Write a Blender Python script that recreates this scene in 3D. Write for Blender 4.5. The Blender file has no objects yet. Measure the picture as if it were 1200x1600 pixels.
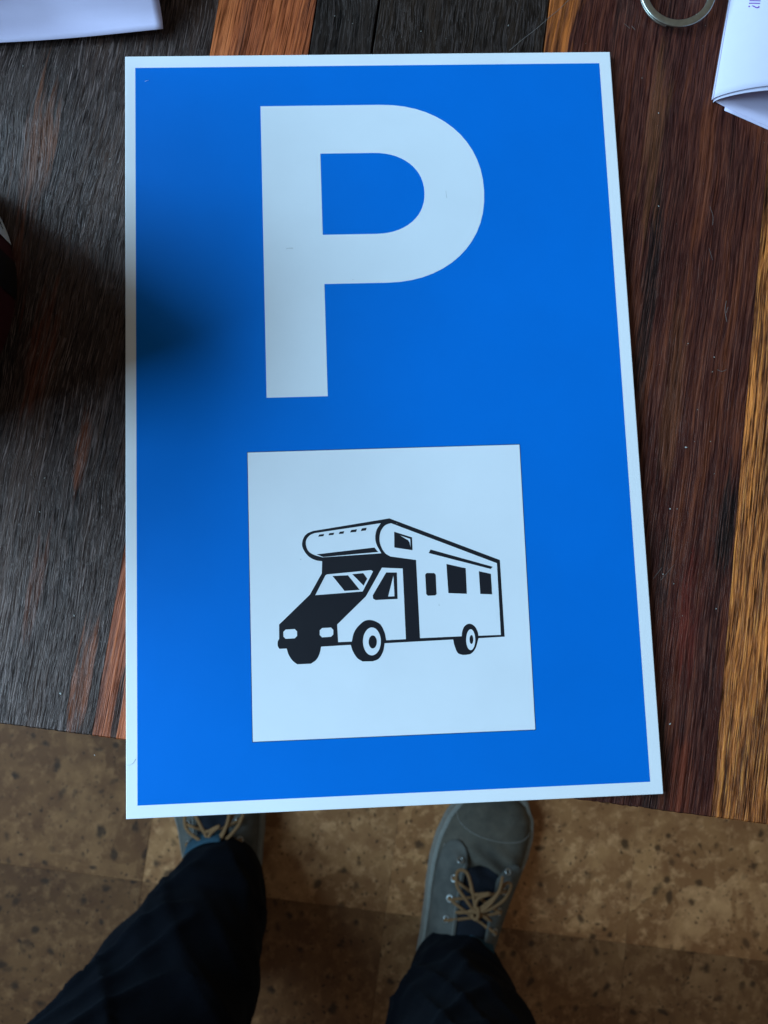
import bpy, bmesh, math, random
from mathutils import Vector, Matrix, noise

# ---------------------------------------------------------------- camera, world, lights, exposure
sc = bpy.context.scene
col = sc.collection
PI = math.pi
R = math.radians

cam = bpy.data.cameras.new('camera')
cam_o = bpy.data.objects.new('camera', cam)
col.objects.link(cam_o)
sc.camera = cam_o
cam.sensor_fit = 'VERTICAL'
cam.sensor_height = 36.0
cam.sensor_width = 27.0
cam.lens = 1220 / 1600 * 36.0
cam.clip_start = 0.01
cam.clip_end = 50
right = Vector((0.998713430772654, -0.036465094213458366, 0.03523890035625279))
up = -Vector((-0.03249316083742738, -0.9936881000523411, -0.10736924286387522))
back = -Vector((0.038931705499597506, 0.10608608164303344, -0.9935945176924642))
m3 = Matrix((right, up, back)).transposed()
cam_o.matrix_world = Matrix.Translation((0.0869323, 0.07812532, 0.30264555)) @ m3.to_4x4()
cam.dof.use_dof = True
cam.dof.focus_distance = 0.300
cam.dof.aperture_fstop = 18.0

world = bpy.data.worlds.new('World')
sc.world = world
world.use_nodes = True
bg = world.node_tree.nodes['Background']
bg.inputs['Color'].default_value = (1.0, 0.96, 0.84, 1)
bg.inputs['Strength'].default_value = 0.14

def window_lamp(az, dist, height, w, h, power, colour):
    """window to the left of the table, facing the sign"""
    L = bpy.data.lights.new('window_light', 'AREA')
    L.shape = 'RECTANGLE'
    L.size = w
    L.size_y = h
    L.energy = power
    L.color = colour
    o = bpy.data.objects.new('window_light', L)
    col.objects.link(o)
    o.location = (0.1 + dist * math.cos(R(az)), 0.15 + dist * math.sin(R(az)), height)
    d = Vector((0.1, 0.15, height)) - o.location      # vertical pane facing the table
    o.rotation_euler = d.to_track_quat('-Z', 'Y').to_euler()
    return o
WINDOW_LIGHT = (0.45, 0.745, 1.0)
window_lamp(154.0, 1.15, 0.80, 0.46, 1.1, 23, WINDOW_LIGHT)      # two clear panes
window_lamp(189.0, 1.15, 0.80, 0.34, 1.1, 18.5, WINDOW_LIGHT)
window_lamp(168.0, 1.18, 0.78, 1.40, 1.1, 26, WINDOW_LIGHT)      # broad, weaker light across the whole window

sc.view_settings.view_transform = 'Standard'
sc.view_settings.look = 'None'
sc.view_settings.exposure = 0.0
sc.view_settings.gamma = 1.0

# ---------------------------------------------------------------- helpers
def link(name, me, mat=None, parent=None):
    o = bpy.data.objects.new(name, me)
    col.objects.link(o)
    if mat is not None and me is not None:
        me.materials.append(mat)
    if parent is not None:
        o.parent = parent
    return o

def tag(o, label=None, cat=None, group=None, kind=None):
    if label: o['label'] = label
    if cat: o['category'] = cat
    if group: o['group'] = group
    if kind: o['kind'] = kind
    return o

def empty(name, loc=(0, 0, 0), rz=0.0):
    o = bpy.data.objects.new(name, None)
    o.empty_display_size = 0.02
    col.objects.link(o)
    o.location = loc
    o.rotation_euler = (0, 0, rz)
    return o

def from_bm(name, bm, mat, parent=None, smooth=True):
    me = bpy.data.meshes.new(name)
    bm.normal_update()
    bm.to_mesh(me)
    bm.free()
    if smooth:
        for p in me.polygons: p.use_smooth = True
    return link(name, me, mat, parent)

def catmull(pts, closed=True, sub=6):
    """list of (x,y) or (x,y,1); runs of points flagged 1 are rounded"""
    n = len(pts)
    out = []
    for i in range(n):
        p1, p2 = pts[i], pts[(i + 1) % n]
        if not closed and i == n - 1:
            out.append(p1[:2]); break
        s1, s2 = len(p1) > 2, len(p2) > 2
        out.append(tuple(p1[:2]))
        if s1 or s2:
            p0 = pts[i - 1] if s1 else (2 * p1[0] - p2[0], 2 * p1[1] - p2[1])
            p3 = pts[(i + 2) % n] if s2 else (2 * p2[0] - p1[0], 2 * p2[1] - p1[1])
            for k in range(1, sub):
                t = k / sub
                q = []
                for a in range(2):
                    q.append(0.5 * ((2 * p1[a]) + (-p0[a] + p2[a]) * t + (2 * p0[a] - 5 * p1[a] + 4 * p2[a] - p3[a]) * t * t
                                    + (-p0[a] + 3 * p1[a] - 3 * p2[a] + p3[a]) * t ** 3))
                out.append(tuple(q))
    return out

def flat_shape(name, loops, z, thick, mat, parent=None):
    """print film cut to one or more nested outlines (mm), holes left open"""
    cu = bpy.data.curves.new(name, 'CURVE')
    cu.dimensions = '2D'
    cu.fill_mode = 'BOTH'
    cu.extrude = thick / 2
    for lp in loops:
        sp = cu.splines.new('POLY')
        sp.points.add(len(lp) - 1)
        for p, q in zip(sp.points, lp):
            p.co = (q[0] / 1000, q[1] / 1000, 0, 1)
        sp.use_cyclic_u = True
    tmp = bpy.data.objects.new(name + '_curve', cu)
    col.objects.link(tmp)
    bpy.context.view_layer.update()
    me = bpy.data.meshes.new_from_object(tmp.evaluated_get(bpy.context.evaluated_depsgraph_get()))
    bpy.data.objects.remove(tmp)
    bpy.data.curves.remove(cu)
    me.transform(Matrix.Translation((0, 0, z + thick / 2)))
    me.materials.clear()
    me.name = name
    return link(name, me, mat, parent)

def add_tube(bm, pts, rad, seg=8, closed=False, flat=1.0):
    pts = [Vector(p) for p in pts]
    n = len(pts)
    rings = []
    prev = None
    for i, p in enumerate(pts):
        a = pts[(i - 1) % n] if (closed or i > 0) else p
        b = pts[(i + 1) % n] if (closed or i < n - 1) else p
        t = (b - a).normalized()
        ref = Vector((0, 0, 1)) if abs(t.z) < 0.95 else Vector((1, 0, 0))
        s = t.cross(ref).normalized()
        u = s.cross(t).normalized()
        r = rad(i / max(1, n - 1)) if callable(rad) else rad
        rings.append([bm.verts.new(p + s * math.cos(2 * PI * k / seg) * r + u * math.sin(2 * PI * k / seg) * r * flat) for k in range(seg)])
    m = n if closed else n - 1
    for i in range(m):
        A, B = rings[i], rings[(i + 1) % n]
        for k in range(seg):
            bm.faces.new((A[k], A[(k + 1) % seg], B[(k + 1) % seg], B[k]))
    if not closed:
        bm.faces.new(rings[0][::-1]); bm.faces.new(rings[-1])

def smooth_path(pts, sub=5, closed=False):
    n = len(pts); out = []
    V = [Vector(p) for p in pts]
    rng = range(n if closed else n - 1)
    for i in rng:
        p1, p2 = V[i], V[(i + 1) % n]
        p0 = V[i - 1] if (closed or i > 0) else p1
        p3 = V[(i + 2) % n] if (closed or i < n - 2) else p2
        for k in range(sub):
            t = k / sub
            out.append(0.5 * ((2 * p1) + (p2 - p0) * t + (2 * p0 - 5 * p1 + 4 * p2 - p3) * t * t + (3 * p1 - 3 * p2 + p3 - p0) * t ** 3))
    if not closed: out.append(V[-1])
    return out

def loft(bm, rings, cap=True, closed=True):
    vr = [[bm.verts.new(p) for p in r] for r in rings]
    n = len(vr[0])
    for A, B in zip(vr, vr[1:]):
        for k in range(n if closed else n - 1):
            bm.faces.new((A[k], A[(k + 1) % n], B[(k + 1) % n], B[k]))
    if cap and closed:
        bm.faces.new(vr[0][::-1]); bm.faces.new(vr[-1])
    return vr

# ---------------------------------------------------------------- materials
class NT:
    def __init__(s, name, rough=0.5, spec=0.5):
        s.m = bpy.data.materials.new(name)
        s.m.use_nodes = True
        s.t = s.m.node_tree
        s.b = s.t.nodes['Principled BSDF']
        s.b.inputs['Roughness'].default_value = rough
        s.b.inputs['Specular IOR Level'].default_value = spec
    def n(s, typ, **kw):
        nd = s.t.nodes.new(typ)
        for k, v in kw.items():
            if k in nd.inputs.keys() if hasattr(nd.inputs, 'keys') else False:
                s.set(nd, k, v)
            else:
                setattr(nd, k, v)
        return nd
    def set(s, nd, key, v):
        i = nd.inputs[key]
        if isinstance(v, bpy.types.NodeSocket): s.t.links.new(v, i)
        else: i.default_value = v
    def coord(s, scale=(1, 1, 1), loc=(0, 0, 0), rot=(0, 0, 0), vec=None):
        if vec is None: vec = s.n('ShaderNodeTexCoord').outputs['Object']
        mp = s.n('ShaderNodeMapping')
        mp.inputs['Location'].default_value = loc
        mp.inputs['Rotation'].default_value = rot
        mp.inputs['Scale'].default_value = scale
        s.t.links.new(vec, mp.inputs['Vector'])
        return mp.outputs[0]
    def noise(s, vec, scale=1.0, detail=4, rough=0.55, dist=0.0):
        nd = s.n('ShaderNodeTexNoise')
        s.t.links.new(vec, nd.inputs['Vector'])
        nd.inputs['Scale'].default_value = scale
        nd.inputs['Detail'].default_value = detail
        nd.inputs['Roughness'].default_value = rough
        nd.inputs['Distortion'].default_value = dist
        return nd.outputs['Fac']
    def ramp(s, fac, stops, interp='LINEAR'):
        nd = s.n('ShaderNodeValToRGB')
        nd.color_ramp.interpolation = interp
        e = nd.color_ramp.elements
        e[0].position, e[1].position = stops[0][0], stops[-1][0]
        for p, c in stops[1:-1]: e.new(p)
        for el, (p, c) in zip(e, stops):
            if not isinstance(c, (tuple, list)): c = (c, c, c)
            el.position = p
            el.color = (*c, 1)
        s.t.links.new(fac, nd.inputs[0])
        return nd.outputs[0]
    def mix(s, fac, a, b, mode='MIX'):
        nd = s.n('ShaderNodeMix', data_type='RGBA', blend_type=mode)
        for idx, v in ((0, fac), (6, a), (7, b)):
            i = nd.inputs[idx]
            if isinstance(v, bpy.types.NodeSocket): s.t.links.new(v, i)
            elif idx == 0: i.default_value = v
            else: i.default_value = (*v, 1)
        return nd.outputs[2]
    def math(s, op, a, b=0.0, clamp=False):
        nd = s.n('ShaderNodeMath', operation=op, use_clamp=clamp)
        for i, v in enumerate((a, b)):
            if isinstance(v, bpy.types.NodeSocket): s.t.links.new(v, nd.inputs[i])
            else: nd.inputs[i].default_value = v
        return nd.outputs[0]
    def bump(s, h, dist, strength=1.0, normal=None):
        nd = s.n('ShaderNodeBump')
        nd.inputs['Distance'].default_value = dist
        nd.inputs['Strength'].default_value = strength
        s.t.links.new(h, nd.inputs['Height'])
        if normal is not None: s.t.links.new(normal, nd.inputs['Normal'])
        return nd.outputs[0]
    def out(s, colour=None, normal=None, rough=None):
        if colour is not None:
            if isinstance(colour, bpy.types.NodeSocket): s.t.links.new(colour, s.b.inputs['Base Color'])
            else: s.b.inputs['Base Color'].default_value = (*colour, 1)
        if normal is not None: s.t.links.new(normal, s.b.inputs['Normal'])
        if rough is not None: s.t.links.new(rough, s.b.inputs['Roughness'])
        return s.m

def plain(name, colour, rough=0.5, spec=0.5, metal=0.0, bump_scale=None, bump_d=0.0002, vary=0.12):
    t = NT(name, rough, spec)
    t.b.inputs['Metallic'].default_value = metal
    v = t.coord()
    f = t.noise(v, bump_scale or 90, 5)
    lo = tuple(c * (1 - vary) for c in colour); hi = tuple(min(1, c * (1 + vary)) for c in colour)
    c = t.ramp(f, [(0.3, lo), (0.7, hi)])
    nrm = t.bump(t.noise(v, bump_scale, 3), bump_d) if bump_scale else None
    return t.out(c, nrm)

def sign_film(name, colour, rough=0.38, peel=0.00002, spec=0.3):
    """printed film on plastic: faint mottling, orange peel and a few dust specks"""
    t = NT(name, rough, spec)
    v = t.coord()
    c = t.ramp(t.noise(v, 28, 4), [(0.3, tuple(k * 0.965 for k in colour)), (0.7, tuple(min(1, k * 1.02) for k in colour))])
    vo = t.n('ShaderNodeTexVoronoi'); t.t.links.new(v, vo.inputs['Vector']); vo.inputs['Scale'].default_value = 75
    sz = t.ramp(t.noise(v, 33, 2), [(0.62, 0.0), (0.72, 1.0)])
    spot = t.math('MULTIPLY', t.ramp(vo.outputs['Distance'], [(0.0, 1.0), (0.05, 0.0)]), sz)
    c = t.mix(t.math('MULTIPLY', spot, 0.35), c, tuple(k * 0.5 for k in colour))
    nrm = t.bump(t.noise(v, 900, 2), peel)
    r = t.math('ADD', t.math('MULTIPLY', t.noise(v, 60, 4), 0.14), rough - 0.07)
    return t.out(c, nrm, r)

def wood(name, dark, mid, light, seed=0.0, pore=0.5, lean=0.0, patch=None, rough=0.42, spec=0.5,
         dust=0.0, coarse=1.0, bumpd=0.00012, streak=(0.35, 0.65), glow=0.45, fig=0.5, wander=0.020, long=1.0, thread=0.5, glint=0.0):
    """oiled hardwood with long pores running along Y of the table frame"""
    t = NT(name, rough, spec)
    base = t.n('ShaderNodeTexCoord').outputs['Object']
    p0 = t.coord(loc=(seed, seed * 1.7, seed * 0.3), rot=(0, 0, lean), vec=base)
    # slow wander of the grain
    wob = t.noise(t.coord(scale=(16, 8, 1), vec=p0), 1.0, 3)
    sep = t.n('ShaderNodeSeparateXYZ'); t.t.links.new(p0, sep.inputs[0])
    wx = t.math('ADD', sep.outputs[0], t.math('MULTIPLY', wob, wander))
    cmb = t.n('ShaderNodeCombineXYZ')
    t.t.links.new(wx, cmb.inputs[0]); t.t.links.new(sep.outputs[1], cmb.inputs[1]); t.t.links.new(sep.outputs[2], cmb.inputs[2])
    p = cmb.outputs[0]
    big = t.noise(t.coord(scale=(75, 9, 1), vec=p), 1.0, 3, 0.5, 0.6)
    med = t.noise(t.coord(scale=(480, 19, 1), vec=p), 1.0, 6, 0.68)
    fib = t.noise(t.coord(scale=(2000 / coarse, 120 / coarse / long, 1), vec=p), 1.0, 3, 0.6, 0.2)
    fine = t.noise(t.coord(scale=(3000, 330, 1), vec=p), 1.0, 2, 0.6)
    lines = t.noise(t.coord(scale=(1250, 9, 1), vec=p), 1.0, 4, 0.7)
    lines2 = t.noise(t.coord(scale=(2600, 20, 1), vec=p), 1.0, 2, 0.6)
    fib = t.math('ADD', t.math('MULTIPLY', fib, 1 - thread), t.math('MULTIPLY', t.math('ADD', t.math('MULTIPLY', lines, 0.6), t.math('MULTIPLY', lines2, 0.4)), thread))
    f = t.math('ADD', t.math('MULTIPLY', big, fig), t.math('MULTIPLY', med, 1 - fig))
    c = t.ramp(f, [(streak[0], dark), (0.5, mid), (streak[1], light)])
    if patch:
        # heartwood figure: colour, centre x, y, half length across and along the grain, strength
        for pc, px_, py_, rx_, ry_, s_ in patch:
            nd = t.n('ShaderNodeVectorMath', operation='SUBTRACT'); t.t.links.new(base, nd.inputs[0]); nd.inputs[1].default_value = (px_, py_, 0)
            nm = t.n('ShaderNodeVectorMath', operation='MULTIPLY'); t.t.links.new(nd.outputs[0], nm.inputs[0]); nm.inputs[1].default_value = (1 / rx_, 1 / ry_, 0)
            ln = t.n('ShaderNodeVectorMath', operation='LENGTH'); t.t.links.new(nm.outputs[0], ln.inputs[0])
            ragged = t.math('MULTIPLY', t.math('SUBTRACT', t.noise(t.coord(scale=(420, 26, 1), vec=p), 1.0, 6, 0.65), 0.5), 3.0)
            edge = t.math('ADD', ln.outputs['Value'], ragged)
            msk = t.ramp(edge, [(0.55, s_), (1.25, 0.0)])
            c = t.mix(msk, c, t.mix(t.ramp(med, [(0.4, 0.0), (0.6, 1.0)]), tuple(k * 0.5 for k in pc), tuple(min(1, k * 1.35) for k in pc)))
    # dark open pores and pale fibres
    pr = t.ramp(fib, [(0.41, 0.0), (0.50, 1.0)])
    c = t.mix(t.math('MULTIPLY', t.math('SUBTRACT', 1.0, pr), pore), c, tuple(k * 0.15 for k in dark))
    hi = t.ramp(fib, [(0.51, 0.0), (0.60, 1.0)])
    c = t.mix(t.math('MULTIPLY', hi, glow), c, tuple(min(1, k * 1.6) for k in light))
    if dust:
        dm = t.math('MULTIPLY', t.ramp(fib, [(0.50, 0.0), (0.60, 1.0)]), t.ramp(t.noise(p, 30, 5), [(0.38, 0.25), (0.62, 1.0)]))
        dm = t.math('MULTIPLY', dm, t.ramp(fine, [(0.40, 0.35), (0.60, 1.0)]))
        c = t.mix(t.math('MULTIPLY', dm, dust), c, (0.36, 0.26, 0.235))  # pale streaks: glare put into the colour along with dust
    rg = None
    if glint:
        # sparse raised fibres: bumped, with window glare put into their pale colour
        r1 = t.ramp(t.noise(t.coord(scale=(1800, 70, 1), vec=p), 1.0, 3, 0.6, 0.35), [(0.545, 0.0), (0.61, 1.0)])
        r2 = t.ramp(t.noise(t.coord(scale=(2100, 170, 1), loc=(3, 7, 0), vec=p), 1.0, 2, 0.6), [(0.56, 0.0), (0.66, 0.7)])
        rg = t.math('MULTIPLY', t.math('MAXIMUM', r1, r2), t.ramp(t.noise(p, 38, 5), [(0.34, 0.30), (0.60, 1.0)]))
        c = t.mix(t.math('MULTIPLY', rg, glint), c, (0.33, 0.235, 0.215))
    h = t.math('ADD', t.math('MULTIPLY', t.ramp(fib, [(0.30, 0.0), (0.72, 1.0)]), 1.0), t.math('MULTIPLY', fine, 0.35))
    if rg is not None:
        h = t.math('ADD', t.math('MULTIPLY', h, 0.25), t.math('MULTIPLY', rg, 1.0))
    nrm = t.bump(h, bumpd)
    rr_ = t.math('ADD', t.math('MULTIPLY', t.noise(p, 45, 4), 0.22), rough - 0.11)
    # the open pores hold no oil: they do not shine
    si = t.b.inputs['Specular IOR Level']
    t.t.links.new(t.math('MULTIPLY', t.math('ADD', t.math('MULTIPLY', pr, 0.85), 0.15), spec), si)
    t.b.inputs['Specular Tint'].default_value = (1.0, 0.74, 0.66, 1)
    return t.out(c, nrm, rr_)
# ---------------------------------------------------------------- the table: planks across, front edge towards the person
TROT = R(-9.8)
T0 = (0.1675, -0.0008, 0.0)
table = tag(empty('table', T0, TROT), 'dark tropical hardwood table top of mixed near-black, red-brown and golden planks under the blue sign', 'table')

K = {
 'black_left': wood('wood_black_left', (0.006, 0.0055, 0.006), (0.016, 0.011, 0.010), (0.036, 0.022, 0.018), 1.3, 0.30, R(-2), coarse=1.0, wander=0.012, long=1.2, thread=0.3, glow=0.1, glint=0.42,
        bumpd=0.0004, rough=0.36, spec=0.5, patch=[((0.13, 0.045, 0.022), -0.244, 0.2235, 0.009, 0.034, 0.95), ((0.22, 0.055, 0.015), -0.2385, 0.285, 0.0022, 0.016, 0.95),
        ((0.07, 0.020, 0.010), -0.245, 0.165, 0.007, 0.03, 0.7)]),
 'dark': wood('wood_dark', (0.007, 0.006, 0.0065), (0.022, 0.013, 0.011), (0.056, 0.030, 0.022), 4.1, 0.30, R(1), coarse=1.0, bumpd=0.0004, rough=0.36, spec=0.5, wander=0.012, long=1.2, thread=0.3, glow=0.1, glint=0.45,
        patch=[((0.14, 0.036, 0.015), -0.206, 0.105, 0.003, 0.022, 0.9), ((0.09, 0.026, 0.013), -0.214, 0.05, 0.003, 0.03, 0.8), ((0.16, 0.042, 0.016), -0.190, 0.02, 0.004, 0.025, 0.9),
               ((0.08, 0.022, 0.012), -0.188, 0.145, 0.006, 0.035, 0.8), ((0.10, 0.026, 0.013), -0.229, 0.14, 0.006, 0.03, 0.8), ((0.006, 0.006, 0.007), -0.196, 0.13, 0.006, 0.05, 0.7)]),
 'orange': wood('wood_orange', (0.075, 0.015, 0.006), (0.32, 0.066, 0.017), (0.50, 0.125, 0.034), 7.7, 0.7, R(2), coarse=0.95, bumpd=0.0002, wander=0.006, long=1.5, thread=0.6, rough=0.45, streak=(0.34, 0.62), glow=0.35,
        patch=[((0.012, 0.008, 0.007), -0.176, 0.006, 0.0018, 0.018, 0.95)]),
 'ebony': wood('wood_ebony', (0.003, 0.0025, 0.0025), (0.008, 0.006, 0.005), (0.026, 0.016, 0.011), 2.9, 0.4, R(1), glint=0.14, glow=0.2, bumpd=0.0002, rough=0.36, spec=0.4),
 'ebony2': wood('wood_ebony_smooth', (0.003, 0.003, 0.003), (0.007, 0.006, 0.0055), (0.018, 0.013, 0.011), 11.9, 0.4, R(-1), glint=0.12, glow=0.2, bumpd=0.0002, rough=0.36, spec=0.4),
 'red': wood('wood_red_brown', (0.012, 0.0038, 0.0042), (0.050, 0.0115, 0.009), (0.15, 0.036, 0.014), 5.3, 0.55, R(2), dust=0.10, bumpd=0.00022, rough=0.40, spec=0.4, coarse=0.85, wander=0.008, long=1.6, thread=0.55, glow=0.35, fig=0.42, streak=(0.32, 0.66),
        patch=[((0.42, 0.11, 0.022), -0.043, 0.33, 0.009, 0.05, 0.95), ((0.007, 0.0055, 0.006), 0.049, 0.112, 0.007, 0.022, 0.95), ((0.007, 0.0055, 0.006), 0.030, 0.014, 0.006, 0.024, 0.85),
               ((0.008, 0.006, 0.007), 0.008, 0.20, 0.004, 0.08, 0.85), ((0.12, 0.016, 0.011), 0.036, 0.072, 0.005, 0.030, 0.7), ((0.13, 0.024, 0.011), 0.039, 0.012, 0.005, 0.020, 0.7),
               ((0.008, 0.006, 0.007), 0.026, 0.090, 0.0035, 0.02, 0.7), ((0.12, 0.040, 0.016), 0.004, 0.27, 0.005, 0.05, 0.75), ((0.11, 0.034, 0.014), 0.022, 0.16, 0.004, 0.05, 0.6)]),
 'gold': wood('wood_golden', (0.040, 0.012, 0.004), (0.30, 0.080, 0.017), (0.80, 0.235, 0.045), 9.1, 0.9, R(1), coarse=1.1, wander=0.006, long=1.3, thread=0.5, bumpd=0.00035, rough=0.48, streak=(0.37, 0.60), glow=0.5, fig=0.3),
}
rng = random.Random(4)
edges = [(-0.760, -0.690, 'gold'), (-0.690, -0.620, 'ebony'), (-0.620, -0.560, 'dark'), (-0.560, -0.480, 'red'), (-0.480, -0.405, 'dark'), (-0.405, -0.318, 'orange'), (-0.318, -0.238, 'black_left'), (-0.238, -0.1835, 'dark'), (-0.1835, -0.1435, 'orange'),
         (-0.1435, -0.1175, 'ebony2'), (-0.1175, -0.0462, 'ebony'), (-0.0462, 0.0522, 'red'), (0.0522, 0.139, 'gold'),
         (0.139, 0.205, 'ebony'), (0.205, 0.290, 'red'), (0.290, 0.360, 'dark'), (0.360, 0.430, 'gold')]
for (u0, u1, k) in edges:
    gap = 0.00002 if not k.startswith('ebony') else 0.00045
    bm = bmesh.new()
    N = 120
    y0, y1 = 0.0, 0.72
    seed = rng.random() * 50
    # both sides of a joint share one outline
    z_top = rng.uniform(-0.00018, 0.0)
    prof = []
    b = 0.00012 if not k.startswith('ebony') else 0.0003
    for i in range(N + 1):
        v = y0 + (y1 - y0) * i / N
        wl = (noise.noise(Vector((u0 * 50, v * 14, 0)))) * 0.00025
        wr = (noise.noise(Vector((u1 * 50, v * 14, 0)))) * 0.00025
        prof.append([(u0 + gap + wl, v, z_top - 0.028), (u0 + gap + wl, v, z_top - b), (u0 + gap + b + wl, v, z_top),
                     (u1 - gap - b + wr, v, z_top), (u1 - gap + wr, v, z_top - b), (u1 - gap + wr, v, z_top - 0.028)])
    # ragged, slightly broken front arris
    M = 70
    vr = [[bm.verts.new(p) for p in ring] for ring in prof]
    for A, B in zip(vr, vr[1:]):
        for q in range(5):
            bm.faces.new((A[q], A[q + 1], B[q + 1], B[q]))
        bm.faces.new((A[5], A[0], B[0], B[5]))
    bm.faces.new(vr[-1])
    front = []
    r0 = vr[0]
    top_f, mid_f = [], []
    for i in range(M + 1):
        u = r0[2].co.x + (r0[3].co.x - r0[2].co.x) * i / M
        j = abs(noise.noise(Vector((u * 400, seed, 1)))) * 0.0006 + (0.0009 if noise.noise(Vector((u * 900, seed, 5))) > 0.42 else 0)
        top_f.append(r0[2] if i == 0 else r0[3] if i == M else bm.verts.new((u, 0.0, z_top)))
        mid_f.append(bm.verts.new((u, -0.0006 + j * 0.6, z_top - 0.0007 - j)))
    # cut the first top strip so the front row follows the chips
    A, B = vr[0], vr[1]
    for f in list(A[2].link_faces):
        if set((A[2], A[3], B[3], B[2])) == set(f.verts): bm.faces.remove(f)
    bm.faces.new(top_f + [B[3], B[2]])
    for i in range(M):
        bm.faces.new((top_f[i], mid_f[i], mid_f[i + 1], top_f[i + 1]))
    low = [bm.verts.new((m.co.x, -0.0008, z_top - 0.028)) for m in mid_f]
    for i in range(M):
        bm.faces.new((mid_f[i], low[i], low[i + 1], mid_f[i + 1]))
    bm.faces.new((r0[0], r0[1], r0[2], mid_f[0], low[0]))
    bm.faces.new((r0[3], r0[4], r0[5], low[-1], mid_f[-1]))
    bm.faces.new([r0[0]] + low + [r0[5]])
    bmesh.ops.recalc_face_normals(bm, faces=bm.faces[:])
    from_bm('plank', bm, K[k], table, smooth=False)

# under-frame of the table
frame_mat = K['dark']
def box(bm, x0, x1, y0, y1, z0, z1, bev=0.002):
    r = bmesh.ops.create_cube(bm, size=1.0)
    for v in r['verts']:
        v.co = Vector((x0 + (v.co.x + .5) * (x1 - x0), y0 + (v.co.y + .5) * (y1 - y0), z0 + (v.co.z + .5) * (z1 - z0)))
    if bev:
        es = list({e for v in r['verts'] for e in v.link_edges})
        bmesh.ops.bevel(bm, geom=es, offset=bev, segments=2, affect='EDGES', profile=0.5)
FZ = -0.72
for (lx, ly) in ((-0.53, 0.06), (0.33, 0.06), (-0.53, 0.62), (0.33, 0.62)):
    bm = bmesh.new(); box(bm, lx, lx + 0.07, ly, ly + 0.07, FZ, -0.0282); from_bm('table_leg', bm, frame_mat, table, smooth=False)
for (a, b_, c_, d_) in ((-0.46, 0.33, 0.08, 0.105), (-0.46, 0.33, 0.645, 0.67)):
    bm = bmesh.new(); box(bm, a, b_, c_, d_, -0.10, -0.0284); from_bm('apron', bm, frame_mat, table, smooth=False)

# crumbs and dust grains lying on the wood
SPECKS = [(234.8,169.1,.45),(233.5,163.0,.4),(224.5,175.0,.35),(220.3,132.4,.6),(230.9,121.5,.3),(212.0,108.0,.55),(207.2,82.4,.35),(211.2,78.5,.35),(227.2,68.2,.4),(213.6,66.0,.3),
 (205.6,25.1,.55),(219.8,274.4,.55),(216.8,233.6,.5),(85.8,319.4,.45),(93.2,315.9,.3),(121.7,312.2,.35),(158.6,314.5,.45),(-25.0,45.9,.9),(-20.2,74.8,.4),(-31.7,127.9,.45),
 (-33.5,114.8,.4),(214.8,107.9,.3),(-6.9,257.8,.35),(-42.0,298.5,.4),(-35.0,263.2,.3),(-12.4,22.9,.4),(230.4,134.5,.3),(226.2,147.6,.25),(223.9,134.7,.25),(242.9,313.7,.3),(213.9,290.2,.35)]
bm = bmesh.new()
r2 = random.Random(8)
pts = list(SPECKS)
for _ in range(150):
    x, y = r2.uniform(-52, 275), r2.uniform(0, 330)
    if -2 < x < 202 and -3 < y < 303: continue
    if y < 38 - (x + 47) * .172 + 4: continue
    pts.append((x, y, r2.uniform(.08, .2)))
for x, y, s in pts:
    ret = bmesh.ops.create_icosphere(bm, subdivisions=1, radius=1.0)
    a = r2.uniform(0, 6.28); sx, sy = s * r2.uniform(.4, .8), s * r2.uniform(.3, .6)
    for v in ret['verts']:
        q = v.co * r2.uniform(.75, 1.1)
        q = Vector((q.x * sx * 1.3, q.y * sy, q.z * s * .3))
        v.co = Vector((x + q.x * math.cos(a) - q.y * math.sin(a), y + q.x * math.sin(a) + q.y * math.cos(a), max(-.1, q.z) + s * .15)) / 1000
crumb_m = plain('crumb', (0.42, 0.40, 0.37), 0.8, 0.3)
scr_m = plain('scratched_wood', (0.16, 0.13, 0.12), 0.8, 0.3)
tag(from_bm('crumbs', bm, crumb_m, None, smooth=False), 'tiny pale crumbs and dust grains scattered on the dark table planks', 'crumbs', kind='stuff')

# shallow pale scratches in the wood
bm = bmesh.new()
for path, w in (([(158.5, 303.2), (163.9, 307.8), (170.4, 312.9), (176.7, 318.4), (181.1, 322.1), (187, 328)], .10),
                ([(241.8, 192.6), (240.9, 188.5), (241.3, 183.7)], .09), ([(242.3, 189.9), (241.3, 187.5)], .08), ([(211.2, 313.8), (212.6, 312.0)], .10), ([(208, 315), (210.5, 312.6)], .07),
                ([(235.6, 163.9), (237.4, 163.1), (239.4, 163.8)], .09), ([(238.3, 233), (239.2, 229), (238.8, 225)], .07), ([(236.5, 215), (237.5, 210)], .07),
                ([(207, 85), (203, 80.5)], .08), ([(212, 86), (206, 80)], .06)):
    add_tube(bm, [Vector((x, y, 0.02)) / 1000 for x, y in [tuple(p)[:2] for p in smooth_path([(a, b2, 0) for a, b2 in path], 6)]], w / 1000, 5, flat=0.3)
scr = from_bm('scratch_marks', bm, scr_m, table, smooth=True)
scr.matrix_parent_inverse = (Matrix.Translation(T0) @ Matrix.Rotation(TROT, 4, 'Z')).inverted()
scr['kind'] = 'stuff'

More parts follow.
